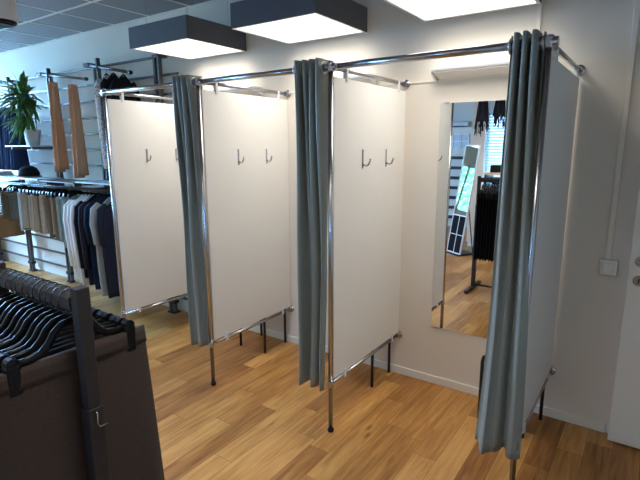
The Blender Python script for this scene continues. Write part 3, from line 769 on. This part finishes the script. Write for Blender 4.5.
for i, (x, m, nm, ln) in enumerate(((0.70, 'charcoal_cloth', 'dark grey', 0.62), (0.95, 'dark_cloth', 'black', 0.50), (1.17, 'dark_cloth', 'black', 0.54), (1.39, 'pink_cloth', 'dusty pink', 0.48), (1.61, 'pink_cloth', 'dusty pink', 0.5))):
    k = fringed(m, 50 + i, '%s fringed top on the high rail in the wall mirror, %s from left' % (nm, ORD[i]), ln)
    k.location = (x, -4.45, 2.42); k.rotation_euler = (0, 0, PI / 2 + (0.15 if i % 2 else -0.1))
lr = thing('garment_rack', 'low tan topped rack of black trousers below the blind, seen in the wall mirror', 'clothes rack', (1.62, -4.45, 0))
B().box(-0.8, 0.9, -0.2, 0.2, 1.22, 1.25).build('top_board', 'sun_peach_tan', lr)
B().tube([(-0.8, 0, 1.17), (0.9, 0, 1.17)], 0.013, 10).build('rod', 'rail_metal', lr)
for x in (-0.78, 0.86): B().box(x, x + 0.03, -0.2, 0.2, 0.0, 1.22).build('side_panel', 'rack_metal', lr)
bt = trousers('black trousers', 'dark_cloth', 'black trousers on the rack below the blind', w=0.34, length=0.9, t0=0.03, seed=60)
for i in range(10):
    k = bt if i == 0 else dup(bt)
    k.location = (0.95 + 0.075 * i, -4.45, 1.165)
    k['label'] = 'black trousers on the rack below the blind, %s from the left in the mirror' % ORD[i]
for i in range(4):
    o = B().box(-0.09, 0.09, -0.11, 0.11, 0, 0.11).build('storage_box', 'black_plastic', bevel=0.008)
    o.location = (0.98 + 0.22 * i, -4.45, 1.25)
    tag(o, 'black box on the tan topped rack below the blind, %s from left' % ORD[i], 'box', 'black boxes below the blind')

# far wall: air conditioner, framed board, dark display rails
ac = thing('air_conditioner', 'grey air conditioner high on the far wall, seen in the wall mirror', 'air conditioner', (-0.30, YR, 2.0))
B().box(-0.42, 0.16, 0, 0.2, 0, 0.1).build('housing', 'lamp_rim', ac, bevel=0.01)
B().box(-0.40, 0.14, 0.18, 0.205, 0.0, 0.02).build('vent', 'black_plastic', ac)
nb = thing('notice_board', 'white framed notice board on the far wall, seen in the wall mirror', 'notice board', (-0.33, YR, 1.58))
b = B().box(-0.17, 0.17, 0, 0.02, 0, 0.02).box(-0.17, 0.17, 0, 0.02, 0.27, 0.29).box(-0.17, -0.15, 0, 0.02, 0, 0.29).box(0.15, 0.17, 0, 0.02, 0, 0.29).box(-0.01, 0.01, 0, 0.02, 0, 0.29).box(-0.15, 0.15, 0, 0.02, 0.135, 0.155)
b.build('frame', 'white_metal', nb); B().box(-0.15, 0.15, 0, 0.008, 0.02, 0.27).build('panel', 'lamp_rim', nb)
dr = thing('wall_display', 'dark slatted display rails on the far wall, seen in the wall mirror', 'display frame', (-0.6, YR, 0))
for z in (0.2, 0.4, 0.6, 0.8, 1.0, 1.2, 1.4): B().box(-1.2, 0.95, 0.03, 0.07, z - 0.03, z + 0.03).build('crossbar', 'black_metal', dr)
for x in (-1.2, -0.1, 0.9): B().box(x, x + 0.04, 0, 0.05, 0, 1.5).build('upright', 'black_metal', dr)

# ------------------------------------------------------------------ outdoors
tag(B().box(-22, -5.2, -16, 8, -0.2, -0.1).build('paved_ground', 'ground'), None, None, kind='structure')
def tree(x, y, h, r, seed, lab):
    t = thing('tree', lab, 'tree', (x, y, -0.1), 'trees outside the windows'); rnd = random.Random(seed)
    B().tube([(0, 0, 0), (0.05, 0.03, h * 0.5), (0.0, 0.1, h * 0.8)], [0.14, 0.10, 0.05], 10).build('trunk', 'bark', t, smooth=True)
    b = B()
    for k in range(1500):
        v = Vector((rnd.gauss(0, 1), rnd.gauss(0, 1), rnd.gauss(0, 1))).normalized() * r * rnd.uniform(0.55, 1.0)
        c = Vector((v.x, v.y, h * 0.62 + v.z * 1.15)); s = 0.14
        u = Vector((rnd.gauss(0, 1), rnd.gauss(0, 1), rnd.gauss(0, 1))).normalized(); w = u.orthogonal().normalized()
        vs = [b.bm.verts.new(c + p) for p in (u * s, w * s * 0.5, -u * s, -w * s * 0.5)]
        b.bm.faces.new(vs)
    b.build('crown', 'foliage', t)
tree(-9.0, -3.9, 3.6, 1.5, 1, 'leafy green tree outside the left windows, nearest the clothes wall')
tree(-9.0, -7.3, 3.4, 1.5, 2, 'leafy green tree outside the left windows, mirrored in the standing mirror')
tree(-9.8, -11.2, 4.0, 1.7, 3, 'leafy green tree outside the left windows, furthest along the street')

# ------------------------------------------------------------------ light
w = bpy.data.worlds.new('World'); S.world = w; w.use_nodes = True
bg = w.node_tree.nodes['Background']; bg.inputs['Color'].default_value = (0.29, 0.53, 1.0, 1); bg.inputs['Strength'].default_value = 47.0
def portal(loc, rot, sx, sy):
    l = bpy.data.lights.new('daylight_portal', 'AREA'); l.shape = 'RECTANGLE'; l.size = sx; l.size_y = sy; l.cycles.is_portal = True
    o = bpy.data.objects.new('daylight_portal', l); COL.objects.link(o); o.location = loc; o.rotation_euler = rot
for (y0, y1), zt in zip(WL, (WZ1, VZ)):
    portal((XL - 0.13, (y0 + y1) / 2, (WZ0 + zt) / 2), (0, -PI / 2, 0), zt - WZ0, y1 - y0)
portal(((FX0 + FX1) / 2, YF - 0.13, (FZ0 + FZ1) / 2), (PI / 2, 0, 0), FX1 - FX0, FZ1 - FZ0)

# ------------------------------------------------------------------ camera
cam = bpy.data.cameras.new('Camera'); co = bpy.data.objects.new('Camera', cam); COL.objects.link(co)
yaw, pitch, roll = -0.6066, -0.1959, -0.0038
fw = Vector((math.sin(yaw) * math.cos(pitch), math.cos(yaw) * math.cos(pitch), math.sin(pitch)))
r = fw.cross(Vector((0, 0, 1))).normalized(); u = r.cross(fw)
r2 = r * math.cos(roll) + u * math.sin(roll); u2 = u * math.cos(roll) - r * math.sin(roll)
mw = Matrix(((r2.x, u2.x, -fw.x), (r2.y, u2.y, -fw.y), (r2.z, u2.z, -fw.z))).to_4x4()
mw.translation = Vector((2.9067, -3.0318, 1.6594))
co.matrix_world = mw
cam.sensor_width = 36; cam.lens = 477.84 / 640 * 36; cam.clip_start = 0.05
S.camera = co

vs = S.view_settings
S.display_settings.display_device = 'sRGB'
vs.view_transform = 'Standard'; vs.look = 'None'; vs.gamma = 1.0; vs.use_curve_mapping = False; vs.exposure = 0.74
S.cycles.use_denoising = True
S.cycles.max_bounces = 10; S.cycles.diffuse_bounces = 5; S.cycles.glossy_bounces = 6; S.cycles.transparent_max_bounces = 12
S.cycles.sample_clamp_indirect = 6.0
